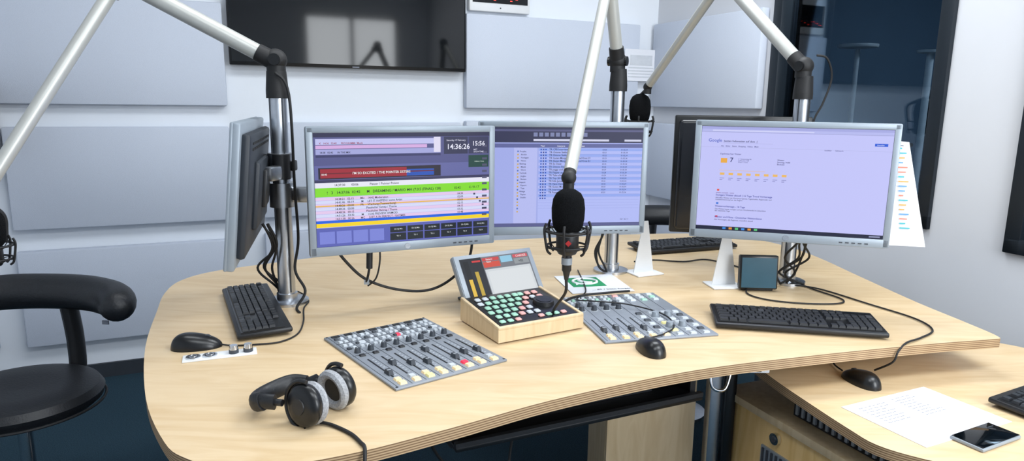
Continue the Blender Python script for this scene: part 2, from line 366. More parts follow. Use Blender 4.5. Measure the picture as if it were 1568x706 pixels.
# ---------------------------------------------------------------- monitors
def frameM(Lp,Rp,zc,tilt=0):
    Lp=V(Lp);Rp=V(Rp); x=(Rp-Lp).normalized(); a=math.atan2(x.y,x.x); c=(Lp+Rp)/2
    return Matrix.Translation((c.x,c.y,zc))@Matrix.Rotation(a,4,'Z')@Matrix.Rotation(tilt,4,'X'), (Rp-Lp).length
def monitor(Lp,Rp,zc,Hh,tilt=0,bez=None):
    M,W=frameM(Lp,Rp,zc,tilt); bez=bez or SILB
    b=B('computer_monitor',M=M); bs,bt,bb=.019,.018,.027
    b.box((0,.010,0),(W,.022,Hh),bez,bev=.006)
    b.box((0,.0,Hh/2-bt/2),(W-.002,.008,bt),bez,bev=.003); b.box((0,.0,-Hh/2+bb/2),(W-.002,.008,bb),bez,bev=.003)
    for sx in(-1,1): b.box((sx*(W/2-bs/2),.0,0),(bs,.008,Hh-.002),bez,bev=.003)
    b.box((0,-.0015,(bb-bt)/2),(W-2*bs+.001,.003,Hh-bt-bb+.001),BLK2)
    b.box((0,.030,0),(W*.92,.024,Hh*.86),SHELL,bev=.010); b.box((0,.046,-.01),(W*.5,.02,Hh*.5),SHELL,bev=.009)
    for k in range(16):
        b.box((-W*.36+W*.048*k,.0425,Hh*.36),(W*.03,.003,.006),RUB); b.box((-W*.36+W*.048*k,.0425,Hh*.32),(W*.03,.003,.006),RUB)
    b.box((0,.06,0),(.1,.012,.1),BLK,bev=.003)
    b.cyl((0,-.0045,-Hh/2+bb/2),(0,-.0052,-Hh/2+bb/2),.0085,CHR,seg=20)
    for k in range(5): b.box((W/2-.06-.017*k,-.0045,-Hh/2+bb*.4),(.009,.002,.003),COND)
    w,h=W-2*bs,Hh-bt-bb; zc0=(bb-bt)/2
    def R(x0,y0,x1,y1,rgb,l=1,s=.92):
        y=-.0032-.0003*l; X=lambda f:-w/2+w*f; Z=lambda f:zc0+h/2-h*f
        b.raw([(X(x0),y,Z(y0)),(X(x1),y,Z(y0)),(X(x1),y,Z(y1)),(X(x0),y,Z(y1))],[(3,2,1,0)],em(rgb,s))
    def Tx(o,x,y,body,sz,rgb,align='LEFT',spc=1.0):
        text(o,body,Matrix.Translation((-w/2+w*x,-.0052,zc0+h/2-h*y))@RX,sz*h,em(rgb),'screen_text',align,spc)
    return b,R,Tx
LAV=(184,190,244)
b,R,Tx=monitor((-.545,1.80),(-.055,2.035),1.103,.352)
R(0,0,1,1,LAV)
R(0,0,1,.28,(84,86,140),1.5); R(0,0,1,.035,(38,38,74),2)
R(.01,.05,.70,.10,(196,198,244),2); R(.01,.105,.62,.135,(218,176,230),2); R(.01,.14,.70,.185,(166,170,224),2); R(.01,.19,.70,.21,(54,56,104),2)
R(.72,.04,.865,.20,(44,46,80),2); R(.87,.04,.995,.20,(50,52,88),2); R(.87,.215,.995,.33,(18,66,58),2); R(.66,.04,.70,.18,(228,224,246),2.5)
R(0,.28,1,.42,(100,104,164),1.5); R(.02,.30,.70,.40,(34,28,46),2); R(.03,.31,.50,.39,(160,30,46),2.5); R(.50,.33,.66,.39,(30,82,184),2.5); R(.03,.345,.66,.355,(110,20,34),3)
R(0,.405,1,.43,(54,54,92),2); R(0,.43,1,.475,(238,238,252),2); R(0,.475,1,.555,(134,226,36),2)
for k in range(7): R(0,.558+.03*k,1,.585+.03*k,(220,224,254) if k%2 else (234,206,242),2)
R(0,.63,1,.642,(236,188,90),3); R(0,.765,1,.79,(24,100,230),3); R(0,.79,1,.825,(254,220,20),3)
R(0,.83,1,1,(92,100,184),2)
for k in range(4):
    R(.015+.09*k,.865,.095+.09*k,.975,(126,136,220),3)
for k in range(6):
    R(.40+.1*k,.855,.492+.1*k,.91,(20,30,38),3); R(.40+.1*k,.917,.492+.1*k,.985,(20,30,38),3)
for k in range(12): R(.955,.12+.06*k,.985,.14+.06*k,(80,80,110),3.5)
for k in range(5): R(.90+.018*k,.578+.036*k,.912+.018*k,.595+.036*k,(60,60,90),3.5)
o=b.done(); DK=(20,18,38)
Tx(o,.735,.155,'14:36:26',.068,(240,240,255)); Tx(o,.89,.125,'15:56',.06,(240,240,255)); Tx(o,.90,.17,'MET\nSHOWTIME',.02,(220,220,240))
Tx(o,.735,.08,'Saturday 17 February',.022,(220,220,240))
Tx(o,.36,.362,"I'M SO EXCITED / THE POINTER SISTERS",.03,(250,250,250),'CENTER'); Tx(o,.035,.365,'00:40',.022,(250,250,250))
Tx(o,.06,.53,'!   3   14:37:06  02:42      M   DREAMING / MARIO MH (7.0.5 (FINAL) 128)',.034,DK); Tx(o,.78,.53,'02:42          C / R / 7',.03,DK)
Tx(o,.10,.462,'14:37:30       00:06             Platzer / Pointer Poison',.028,DK)
Tx(o,.10,.585,'\n'.join(['14:38:21   02:15        Mic    14:42 Moderation','14:41:46   05:19         M     LET IT HAPPEN / some Artist','14:48:26   00:00        PR     Werbung (Testwerbung)','14:48:26   00:00               Platzhalter Sweep / Thema','14:48:26   00:15               Platzhalter Beitrag / Thema','14:51:26   03:32         M     15:00 PREVIEW ANMOD ','14:51:38   00:26        MC     JUST A IN PERFECT / RHYMES']),.026,DK,spc=1.14)
Tx(o,.80,.585,'\n'.join(['04:30','02:00','00:00','02:15','04:15','03:32','03:48']),.026,DK,spc=1.14)
for k in range(6): Tx(o,.447+.1*k,.885,'DI: DJ Mix',.018,(220,226,230),'CENTER'); Tx(o,.447+.1*k,.95,'TS: %d'%(k+4),.018,(220,226,230),'CENTER')
Tx(o,.935,.28,'19:00min / Fr/nea',.014,(220,240,230),'CENTER'); Tx(o,.03,.095,'K   14:36   03:40      PROGRAMM / Musik',.022,(150,40,60)); Tx(o,.03,.175,'14:38   02:42      IN THE MIX',.022,DK)
b,R,Tx=monitor((-.105,2.085),(.425,2.165),1.115,.353)
R(0,0,1,1,(166,176,238)); R(0,0,1,.15,(50,52,84),2); R(.0,.02,1,.04,(90,92,134),2.5); R(.3,.115,.78,.135,(214,216,240),3); R(.88,.115,.99,.135,(214,216,240),3)
for k in range(10): R(.30+.035*k,.05,.325+.035*k,.09,(126,134,176),3)
R(0,.16,1,.20,(98,104,160),2); R(.18,.20,.325,.97,(186,192,246),2); R(.335,.20,1,.97,(180,190,250),2)
for k in range(26):
    y=.205+.029*k
    if k<18:
        if k%2==0: R(.335,y,1,y+.027,(150,172,244),2.5)
        for xx,cc in((.345,(30,80,190)),(.36,(60,70,140)),(.375,(30,80,190))): R(xx,y+.006,xx+.009,y+.02,cc,3)
    if 1<k<22: R(.335,y,.99,y+.0015,(138,148,220),3)
for k in range(20): R(.20,.23+.032*k,.209,.245+.032*k,(210,170,70) if k%3 else (70,110,190),3)
R(0,.965,1,1,(90,94,144),3)
o=b.done()
rows=['TR CPB Interview P','TR Ottone Stefan und Kro','TR Ottone Stefan und Kro','TR Guten Morgen als Rock und Kroz 21','TR Guten Morgen als Rock und Kroz 21','TR So Deez','TR Ottone Stefan und Kro','TR peggy und','TR Flipper und Rock','TR Take alles 1 SEND  21','TR Top 2015 | SEND','TR Nils Jamal | 2','TR Hans Dampf und Kroz','TR Guten Morgen live','TR Interview Das Ding','TR Feature Musikant']
Tx(o,.40,.225,'\n'.join(rows),.026,(20,24,76),spc=1.115)
Tx(o,.215,.245,'\n'.join(['Projekt','  Archiv','  Vorlagen','  News','Beitrag','  Musik','  Wort','Technik','  Jingles','  Betten','Import','  Export','  Test','Ablage','  Papier','  Studio']),.022,(36,40,92),spc=1.4)
Tx(o,.86,.225,'\n'.join(['01.02.24']*16),.02,(44,48,106),spc=1.45); Tx(o,.74,.225,'\n'.join(['03:2%d'%(k%10) for k in range(16)]),.02,(44,48,106),spc=1.45)
Tx(o,.87,.94,'12 / 16 / 1',.022,(40,44,90)); Tx(o,.345,.19,'Titel                     Interpret                         Datei',.022,(230,232,250))
b,R,Tx=monitor((.548,2.075),(1.085,1.925),1.126,.356)
R(0,0,1,1,(200,202,255)); R(0,0,1,.025,(170,174,232),2); R(0,.025,1,.05,(186,190,244),2); R(0,.05,1,.053,(150,152,200),2); R(.06,.032,.6,.044,(214,216,255),3)
R(.12,.155,.39,.157,(170,172,220),2); R(.91,.125,.975,.15,(30,90,220),2); R(0,.195,1,.197,(180,182,230),2)
R(.115,.30,.15,.345,(240,176,70),3)
for k in range(8): R(.115+.048*k,.44,.14+.048*k,.462,(240,190,104),2); R(.115+.048*k,.49,.14+.048*k,.495,(130,130,190),2); R(.115+.048*k,.505,.13+.048*k,.511,(130,130,190),2)
R(.11,.415,.36,.418,(240,190,110),2)
for k,c in enumerate([(230,90,80),(60,120,220),(230,90,80)]): R(.105,.60+.13*k,.118,.618+.13*k,c,2)
R(0,.965,1,1,(22,28,56),3)
for k in range(6): R(.15+.035*k,.972,.168+.035*k,.992,[(60,140,230),(230,150,50),(90,200,120)][k%3],4)
R(.93,.975,.985,.988,(150,156,190),4)
o=b.done()
Tx(o,.04,.145,'Google',.042,(80,100,200)); Tx(o,.125,.145,'besten Indonesien auf dem  |',.026,(50,50,100)); Tx(o,.92,.143,'Anmelden',.015,(230,236,255))
Tx(o,.11,.19,'Alle   Bilder   News   Shopping   Videos   Mehr',.018,(80,80,140)); Tx(o,.11,.265,'Ergebnisse fuer Wetter',.02,(80,80,140)); Tx(o,.165,.335,'7',.06,(50,50,110)); Tx(o,.21,.31,'C  Niederschlag 0%\nLuftfeuchte 74%\nWind 11 km/h',.015,(80,80,140))
Tx(o,.42,.31,'Wetter\nSamstag 14:00\nBedeckt',.02,(50,50,110)); Tx(o,.66,.205,'Suchfilter       SafeSearch',.016,(80,80,140))
Tx(o,.10,.64,'wetter.example - www',.018,(110,70,150)); Tx(o,.10,.665,'Stuttgart Wetter aktuell | 16 Tage Trend Vorhersage',.024,(36,46,160)); Tx(o,.10,.69,'Aktuelles Wetter mit Wochenprognose, Tageshoehe, Regenradar und\nUnwetterwarnung fuer die Region',.018,(80,80,130))
Tx(o,.10,.775,'Wettervorhersage - 14 Tage',.024,(36,46,160)); Tx(o,.10,.80,'Das Wetter heute, morgen und am Wochenende im Ueberblick\nder naechsten Tage',.018,(80,80,130)); Tx(o,.10,.88,'Wetter und Klima - Deutscher Wetterdienst',.024,(36,46,160)); Tx(o,.10,.905,'Alle Warnungen, alle Regionen, stuendlich aktuell',.018,(80,80,130))
def backmon(Lp,Rp,zc,Hh):
    M,W=frameM(Lp,Rp,zc); b=B('computer_monitor',M=M)
    G=mat('gloss_black_shell',(18,20,26),.22,var=.05)
    b.box((0,0,0),(W,.022,Hh),BLK2,bev=.006); b.box((0,-.018,0),(W-.03,.03,Hh-.03),G,bev=.014,seg=3); b.box((0,-.035,-.03),(W*.45,.02,Hh*.45),G,bev=.01)
    for k in range(14): b.box((-W*.2+W*.03*k,-.0335,Hh*.455),(W*.012,.003,.004),SIL)
    b.box((0,.012,0),(W-.04,.003,Hh-.05),SCRGL); b.box((0,-.05,0),(.1,.014,.1),BLK,bev=.003); return b.done()
backmon((.60,2.57),(1.08,2.50),1.09,.44)
b,R,Tx=monitor((-.80,2.10),(-.665,1.58),1.118,.355,tilt=-.10); R(0,0,1,1,(170,178,220)); b.done()
# ---------------------------------------------------------------- poles with mounts
def pole(x,y,zt,mounts):
    b=B('monitor_pole',(x,y,0)); r=.0245
    b.cyl((0,0,.75),(0,0,zt),r,ALU,seg=32)
    for k in range(4):
        a=pi/4+pi/2*k; b.box((r*.99*cos(a),r*.99*sin(a),(zt+.78)/2),(.004,.004,zt-.79),ALUD,rot=(0,0,a))
    b.lathe((0,0,.75),[(0,0),(.062,0),(.062,.008),(.055,.011),(.03,.012),(.03,.03),(0,.03)],ALU)
    b.cyl((0,0,zt),(0,0,zt+.055),.031,RUB,r1=.027); b.cyl((0,0,zt-.02),(0,0,zt),.031,RUB)
    for (mx,my,mz,ex,ey,ez) in mounts:
        b.lathe((0,0,mz-.035),[(0,0),(.036,0),(.036,.07),(0,.07)],ALU); b.box((.034,0,mz),(.02,.03,.03),BLK,bev=.004)
        p=V((mx-x,my-y,mz)); e=V((ex-x,ey-y,ez)); a0=V((0,0,mz))+(p-V((0,0,mz))).normalized()*.03
        d=(p-a0); L=d.length; an=math.atan2(d.y,d.x); b.box((a0+p)/2,(L+.02,.035,.045),ALU,rot=(0,0,an),bev=.008)
        b.cyl(p-V((0,0,.035)),p+V((0,0,.035)),.024,BLK)
        d=(e-p); an=math.atan2(d.y,d.x); b.box((p+e)/2,(d.length,.03,.04),ALU,rot=(0,0,an),bev=.006)
    return b.done()
pole(-.67,1.97,1.37,[(-.50,1.99,1.075,-.335,1.985,1.10),(-.655,1.93,1.16,-.672,1.862,1.13)])
pole(.36,2.41,1.41,[(.22,2.32,1.09,.152,2.19,1.11)])
pole(.95,2.29,1.39,[(.90,2.16,1.10,.832,2.065,1.12),(.90,2.38,1.06,.846,2.475,1.09)])
def boom(base,elbow,tip,r1=.0225,r2=.0175):
    b=B('microphone_boom_arm'); base=V(base);elbow=V(elbow);tip=V(tip)
    b.cyl(base-V((0,0,.03)),base+V((0,0,.012)),.026,RUB)
    d=(elbow-base).normalized(); b.ball(base+V((0,0,.006)),.031,RUB); b.cyl(base,base+d*.055,.0265,RUB,r1=.025)
    s=d.cross(V((0,0,1))).normalized(); b.cyl(base+V((0,0,.006))-s*.034,base+V((0,0,.006))+s*.034,.016,BLK2)
    b.cyl(base+d*.045,elbow-d*.04,r1,ARM)
    b.ball(elbow,.032,RUB); b.cyl(elbow-d*.05,elbow,.026,RUB); e=(tip-elbow).normalized(); b.cyl(elbow,elbow+e*.05,.024,RUB)
    b.cyl(elbow+e*.04,tip-e*.02,r2,ARM); b.cyl(tip-e*.03,tip+e*.01,r2*.95,RUB); b.ball(tip,.019,RUB)
    return b.done()
def mic(c,tip,s=1.0):
    c=V(c);tip=V(tip); b=B('studio_microphone',M=Matrix.Translation(c)); t=tip-c
    b.lathe((0,0,0),[(.001,.054*s),(.016*s,.052*s),(.030*s,.043*s),(.038*s,.028*s),(.041*s,.006*s),(.040*s,-.02*s),(.036*s,-.042*s),(.03*s,-.05*s)],FOAM)
    b.lathe((0,0,0),[(.026*s,-.046*s),(.028*s,-.05*s),(.028*s,-.098*s),(.022*s,-.108*s),(.012*s,-.112*s),(.012*s,-.15*s),(.009*s,-.155*s),(.005*s,-.175*s)],BLK)
    b.ring((0,0,-.06*s),.0283*s,.0014*s,SIL); b.ring((0,0,-.10*s),.0225*s,.0014*s,SIL); b.cyl((0,0,-.118*s),(0,0,-.135*s),.0135*s,SIL)
    b.box((0,-.0285*s,-.077*s),(.011*s,.003*s,.011*s),RED,rot=(0,pi/4,0))
    for z,R in((-.050,.056),(-.088,.050)): b.ring((0,0,z*s),R*s,.0028*s,RUB)
    for z in(-.058,-.096): b.ring((0,0,z*s),.031*s,.0022*s,RUB)
    for k in range(6):
        a=2*pi*k/6+.3; ca,sa=cos(a),sin(a)
        b.tube([(.056*s*ca,.056*s*sa,-.03*s),(.061*s*ca,.061*s*sa,-.045*s),(.058*s*ca,.058*s*sa,-.07*s),(.052*s*ca,.052*s*sa,-.098*s),(.043*s*ca,.043*s*sa,-.107*s)],.0032*s,RUB,seg=8,res=4)
        a2=a+pi/6
        b.cyl((.056*s*ca,.056*s*sa,-.045*s),(.031*s*cos(a2),.031*s*sin(a2),-.058*s),.0014*s,RUB,seg=6)
        b.cyl((.056*s*ca,.056*s*sa,-.045*s),(.031*s*cos(a-pi/6),.031*s*sin(a-pi/6),-.058*s),.0014*s,RUB,seg=6)
        b.cyl((.050*s*ca,.050*s*sa,-.092*s),(.031*s*cos(a2),.031*s*sin(a2),-.096*s),.0014*s,RUB,seg=6)
    b.tube([(0,.056*s,-.05*s),(0,.064*s,-.02*s),(.0,.060*s,.03*s),t*.9,t],.007*s,RUB,seg=8)
    b.cyl(t-V((0,0,.03)),t+V((0,0,.005)),.014*s,RUB)
    return b.done()
boom((-.67,1.97,1.45),(-1.05,1.90,1.655),(-1.275,1.62,1.11)); mic((-1.252,1.60,1.035),(-1.275,1.62,1.11),.85)
boom((.355,2.41,1.485),(.30,2.30,1.75),(.140,1.70,1.165),.021,.0165); mic((.137,1.65,1.090),(.140,1.70,1.160))
boom((.945,2.29,1.47),(.74,2.55,1.79),(.575,3.0,1.42)); mic((.555,3.05,1.33),(.575,3.0,1.42),1.15)
# ---------------------------------------------------------------- mixing consoles
def fader_cap(b,x,y,z,mt=COND):
    b.frus((x,y,z),.012,.024,.010,mt,.8); b.box((x,y,z+.0103),(.009,.0015,.001),BTNW)
def consoleL():
    w,d=.292,.386; b=B('mixing_console',M=Matrix.Translation((-.24,1.582,.75))@Matrix.Rotation(radians(37.5),4,'Z'))
    b.box((0,0,.003),(w,d,.006),CON,bev=.002); z=.006; n=8; p=.0345
    for r in range(1,4): b.box((0,d/2-.048*r-.02,z+.0002),(w-.01,.0012,.0008),COND)
    for i in range(n):
        x=-w/2+.0255+p*i
        b.box((x-p/2,0,z+.0002),(.0009,d-.012,.0008),COND)
        b.box((x,d/2-.014,z+.001),(.02,.012,.002),BLK)
        for r in range(4):
            y=d/2-.036-.026*r
            b.frus((x-.007,y,z),.010,.011,.004,BTNW if (i+r)%3 else COND); b.frus((x+.007,y,z),.010,.011,.004,BTNW)
        if i%3==1: b.frus((x,d/2-.088,z),.011,.012,.0045,BTNR if i==4 else BTNW)
        b.cyl((x,d/2-.145,z),(x,d/2-.145,z+.012),.008,COND,r1=.0065,seg=16); b.box((x,d/2-.142,z+.0125),(.0015,.008,.001),BTNW)
        b.frus((x,d/2-.172,z),.014,.012,.004,BLK)
        ys,ye=-d/2+.06,-d/2+.185; b.box((x,(ys+ye)/2,z+.0005),(.0035,ye-ys,.001),BLK2)
        for k in range(9): b.box((x+.009,ys+.008+k*.0135,z+.0004),(.005,.0009,.0008),BTNW)
        fader_cap(b,x,ys+[.02,.07,.045,.03,.10,.02,.035,.03][i],z)
        b.frus((x,-d/2+.040,z),.015,.014,.005,[BTNO,BTNW,BTNO,BTNO,BTNW,BTNR,BTNO,BTNW][i]); b.frus((x,-d/2+.019,z),.017,.016,.005,BTNO if i!=2 else BTNY)
    for sx in(-1,1):
        for sy in(-1,1): b.cyl((sx*(w/2-.006),sy*(d/2-.006),z),(sx*(w/2-.006),sy*(d/2-.006),z+.001),.003,ALUD,seg=10)
    b.done()
def consoleR():
    w,d=.318,.405; b=B('mixing_console',M=Matrix.Translation((.347,1.877,.75))@Matrix.Rotation(radians(13.5),4,'Z'))
    b.box((0,0,.003),(w,d,.006),CON,bev=.002); z=.006; p=.036
    for i in range(8):
        x=-w/2+.027+p*i*1.05
        b.box((x-p*.52,0,z+.0002),(.0009,d-.012,.0008),COND)
        for r in range(3):
            y=d/2-.022-.026*r
            if i>3: b.frus((x,y,z),.018,.014,.0045,BTNW if (i+r)%4 else (BTNG if r else BTNP))
            else: b.frus((x-.007,y,z),.010,.011,.004,BTNW); b.frus((x+.007,y,z),.010,.011,.004,BTNW if r!=1 else BTNG)
        if i<4:
            for r in(0,1):
                b.cyl((x,d/2-.11-.035*r,z),(x,d/2-.11-.035*r,z+.014),.0085,COND,r1=.007,seg=16); b.ring((x,d/2-.11-.035*r,z+.0005),.0115,.0007,BTNW,n=20,seg=5)
            ys,ye=-d/2+.06,-d/2+.175; b.box((x,(ys+ye)/2,z+.0005),(.0035,ye-ys,.001),BLK2)
            for k in range(8): b.box((x+.009,ys+.008+k*.0135,z+.0004),(.005,.0009,.0008),BTNW)
            fader_cap(b,x,ys+[.02,.03,.015,.02][i],z)
            b.frus((x,-d/2+.040,z),.015,.014,.005,BTNW if i%2 else BTNO); b.frus((x,-d/2+.019,z),.017,.016,.005,BTNO)
        else:
            for r in range(7):
                y=-d/2+.02+.03*r
                if r in(2,5) and i in(5,6): b.cyl((x,y,z),(x,y,z+.015),.011,SIL,r1=.0095,seg=18); b.ring((x,y,z+.0005),.015,.0008,BTNW,n=20,seg=5)
                else: b.frus((x,y,z),.018,.013,.0045,[BTNW,BTNW,COND,BTNW,BTNY,BTNW][(i*5+r*3)%6] if not(i==4 and r==0) else BTNO)
    b.done()
consoleL(); consoleR()
# ---------------------------------------------------------------- button controller with wooden case
M=Matrix.Translation((.028,1.787,.75))@Matrix.Rotation(radians(30.6),4,'Z')
b=B('button_controller',M=M); w,d=.262,.215; h0,h1=.034,.058
vs=[(-w/2,-d/2,0),(w/2,-d/2,0),(w/2,d/2,0),(-w/2,d/2,0),(-w/2,-d/2,h0),(w/2,-d/2,h0),(w/2,d/2,h1),(-w/2,d/2,h1)]
vs=[(x,y,z+.004) for x,y,z in vs]
b.raw(vs,[(0,1,2,3),(0,1,5,4),(1,2,6,5),(2,3,7,6),(3,0,4,7),(4,5,6,7)],WOODL)
sl=math.atan2(h1-h0,d)
b.T=Matrix.Translation((0,0,(h0+h1)/2+.004))@Matrix.Rotation(sl,4,'X')
L=d/cos(sl)
for sx in(-1,1): b.box((sx*(w/2-.004),0,.002),(.010,L,.010),WOODL,bev=.003)
b.box((0,-L/2+.004,.002),(w,.010,.010),WOODL,bev=.003)
b.box((0,.002,.002),(w-.022,L-.018,.006),BLK2,bev=.001)
cc=[BTNG,BTNW,BTNG,BTNG,BTNW,BTNG,BTNP,BTNG]
for r in range(6):
    for k in range(9):
        x=-w/2+.027+.0235*k; y=-L/2+.028+.030*r
        if k>5 and 1<=r<=3: continue
        if r==0 and k in(3,4): continue
        b.box((x+(.006 if r%2 else 0)*(k<6),y,.0075),(.0165,.017 if r else .014,.006),(BTNP if (k>7 or(r==0 and k==5)) else cc[(k*3+r*5)%8]),bev=.0025,seg=1)
b.cyl((.068,-.005,.005),(.068,-.005,.016),.030,BLK,r1=.028,seg=32); b.cyl((.068,-.005,.016),(.068,-.005,.0172),.021,BLK2,seg=32)
b.T=Matrix()
for sx in(-1,1):
    for sy in(-1,1): b.cyl((sx*.1,sy*.08,0),(sx*.1,sy*.08,.005),.01,RUB,seg=14)
b.done()
# ---------------------------------------------------------------- touch display behind it
DC=(.000,1.916)
M=Matrix.Translation((DC[0],DC[1],.752))@Matrix.Rotation(radians(33),4,'Z')@Matrix.Rotation(radians(-36),4,'X')
b=B('touch_display',M=M); w,h=.275,.18
b.box((0,.008,h/2+.008),(w,.022,h),SIL,bev=.006); b.box((0,-.0032,h/2+.008),(w-.006,.003,h-.006),SIL,bev=.001)
b.box((0,.03,.06),(.16,.03,.09),SHELL,bev=.008)
sw,sh=w-.036,h-.034; zc0=h/2+.010
def R(x0,y0,x1,y1,rgb,l=1,s=.92):
    y=-.0052-.0003*l; X=lambda f:-sw/2+sw*f; Z=lambda f:zc0+sh/2-sh*f
    b.raw([(X(x0),y,Z(y0)),(X(x1),y,Z(y0)),(X(x1),y,Z(y1)),(X(x0),y,Z(y1))],[(3,2,1,0)],em(rgb,s))
R(0,0,1,1,(120,124,132)); R(0,0,.30,1,(30,34,40),2); R(.04,.06,.11,.96,(14,16,18),3); R(.05,.45,.10,.95,(236,196,70),4); R(.16,.30,.21,.95,(200,170,60),4); R(.16,.06,.28,.10,(210,60,60),4)
R(.31,.03,.55,.10,(210,70,70),3); R(.57,.03,.74,.17,(150,205,232),3); R(.76,.03,.98,.10,(214,84,92),3); R(.31,.12,.55,.24,(216,80,60),3); R(.76,.12,.98,.24,(150,156,160),3)
R(.31,.28,.98,.97,(214,220,224),2); R(.34,.33,.95,.92,(224,229,232),3)
o=b.done()
text(o,'CHANGE',Matrix.Translation((-sw/2+sw*.80,-.007,zc0+sh/2-sh*.09))@RX,.009,em((250,240,240)),'screen_text'); text(o,'+02',Matrix.Translation((-sw/2+sw*.82,-.007,zc0+sh/2-sh*.21))@RX,.011,em((30,30,40)),'screen_text'); text(o,'Return\nStart',Matrix.Translation((-sw/2+sw*.36,-.007,zc0+sh/2-sh*.085))@RX,.008,em((250,240,240)),'screen_text')
b=B('display_stand',(DC[0],DC[1],.75),radians(33)); b.box((0,.13,.004),(.16,.10,.008),SHELL,bev=.003); b.box((0,.105,.05),(.05,.012,.10),SHELL,rot=(.5,0,0),bev=.003); b.done()
# ---------------------------------------------------------------- info card with chat logo
b=B('info_card',M=Matrix.Translation((.275,2.225,.7512))@Matrix.Rotation(radians(12),4,'Z'))
b.box((0,0,.001),(.21,.22,.0016),PAP); b.box((-.022,.018,.0021),(.115,.115,.0008),GREEN,bev=.0003)
b.ring((-.022,.022,.0028),.036,.0042,PAP,n=28,sc=(1.15,1)); b.raw([(-.064,-.020,.0032),(-.048,-.006,.0032),(-.060,.006,.0032)],[(0,1,2)],PAP)
b.tube([(-.040,.036,.003),(-.034,.018,.003),(-.018,.006,.003),(-.002,.002,.003)],.005,PAP,seg=6)
o=b.done(); text(o,'... 49 / bitte fuegen',Matrix.Translation((-.03,-.085,.0025)),.018,INK,'card_text')
def fin(loc,rot,h):
    b=B('acrylic_sign_holder',loc,rot)
    b.box((0,0,.003),(.11,.095,.005),WHT,bev=.0015)
    b.raw([(-.042,-.0,.005),(.042,.0,.005),(.010,0,h),(-.010,0,h),(-.042,.004,.005),(.042,.004,.005),(.010,.004,h),(-.010,.004,h)],[(0,1,2,3),(5,4,7,6),(0,3,7,4),(1,5,6,2),(3,2,6,7),(0,4,5,1)],WHT); b.done()
fin((.475,2.385,.75),radians(25),.19); fin((.715,2.225,.75),radians(8),.20)
b=B('desk_clock_display',(.808,2.175,.75),radians(-2)); b.box((0,0,.062),(.125,.022,.112),BLK2,bev=.005,rot=(-.10,0,0)); b.box((0,-.0125,.062),(.112,.002,.098),mat('teal_lcd',(44,78,94),.25,emit=.25,spec=.3),rot=(-.10,0,0)); b.box((0,.02,.006),(.10,.06,.010),BLK,bev=.003)
b.box((0,.035,.04),(.04,.008,.075),BLK,rot=(.45,0,0)); b.done()
b=B('headphone_socket_plate',(-.686,1.530,.75),radians(23)); b.box((0,0,.0015),(.162,.045,.003),WHT,bev=.001)
for x in(-.058,-.022):
    b.cyl((x,0,.003),(x,0,.006),.016,CHR,seg=24); b.cyl((x,0,.006),(x,0,.0066),.012,COND,seg=24); b.ring((x,0,.0066),.008,.0012,CHR,n=20,seg=6)
for x in(.030,.062): b.cyl((x,0,.003),(x,0,.012),.011,COND,seg=20); b.cyl((x,0,.012),(x,0,.022),.0105,CHR,r1=.009,seg=20)
b.done()
# ---------------------------------------------------------------- headphones
c=V((-.362,1.222,.790)); a=V((.42,.90,0)).normalized(); f=V((-.93,.30,-.02)).normalized()
b=B('headphones')
def cup(cc,out):
    b.lathe(cc,[(.020,-.004),(.037,-.004),(.041,.002),(.041,.010),(.037,.016),(.028,.020),(.012,.021),(0.0005,.021)],BLK2,axis=out)
    b.ring(cc+out*.016,.031,.0018,SIL,axis=out); b.lathe(cc+out*.019,[(0,0),(.016,0),(.015,.004),(0,.0045)],BLK,axis=out)
    b.lathe(cc,[(.024,-.004),(.038,-.004),(.0415,-.009),(.040,-.016),(.034,-.020),(.027,-.018),(.023,-.012),(.022,-.006)],GREY,axis=out)
    b.lathe(cc-out*.012,[(0,0),(.026,0),(.026,.008),(0,.008)],RUB,axis=out)
    ff=(f-out*f.dot(out)).normalized(); uu=out.cross(ff).normalized()
    b.tube([cc+out*.010+ff*.046*cos(t)+uu*.046*sin(t) for t in [radians(k) for k in range(-100,101,20)]],.0042,BLK,seg=8,res=3)
    b.cyl(cc+out*.012+f*.043,cc+out*.014+f*.066,.0065,BLK)
c1=c-a*.036; c2=c+a*.044+V((.004,0,.002))
ax1=(-a+V((-.15,0,.12))).normalized(); ax2=(a+V((.22,0,.10))).normalized()
cup(c1,ax1); cup(c2,ax2)
p1=c1+ax1*.014+f*.058; p2=c2+ax2*.014+f*.058
band=[p1,p1+f*.022+ax1*.004,c+f*.106-a*.045+V((0,0,-.006)),c+f*.122+V((0,0,-.010)),c+f*.108+a*.05+V((0,0,-.006)),p2+f*.024+V((0,0,-.01)),p2]
b.tube(band,.0095,LEATH,seg=14,flat=1.6); b.tube([p+f*.002 for p in band[1:-1]],.0115,LEATH,seg=14,flat=1.6)
b.done()
cable('headphone_cable',[c1+V((.0,.0,-.036)),(-.345,1.185,.755),(-.318,1.172,.754),(-.285,1.145,.754),(-.262,1.115,.754),(-.252,1.10,.753),(-.248,1.080,.737),(-.250,1.072,.68),(-.265,1.07,.6)],.0034)
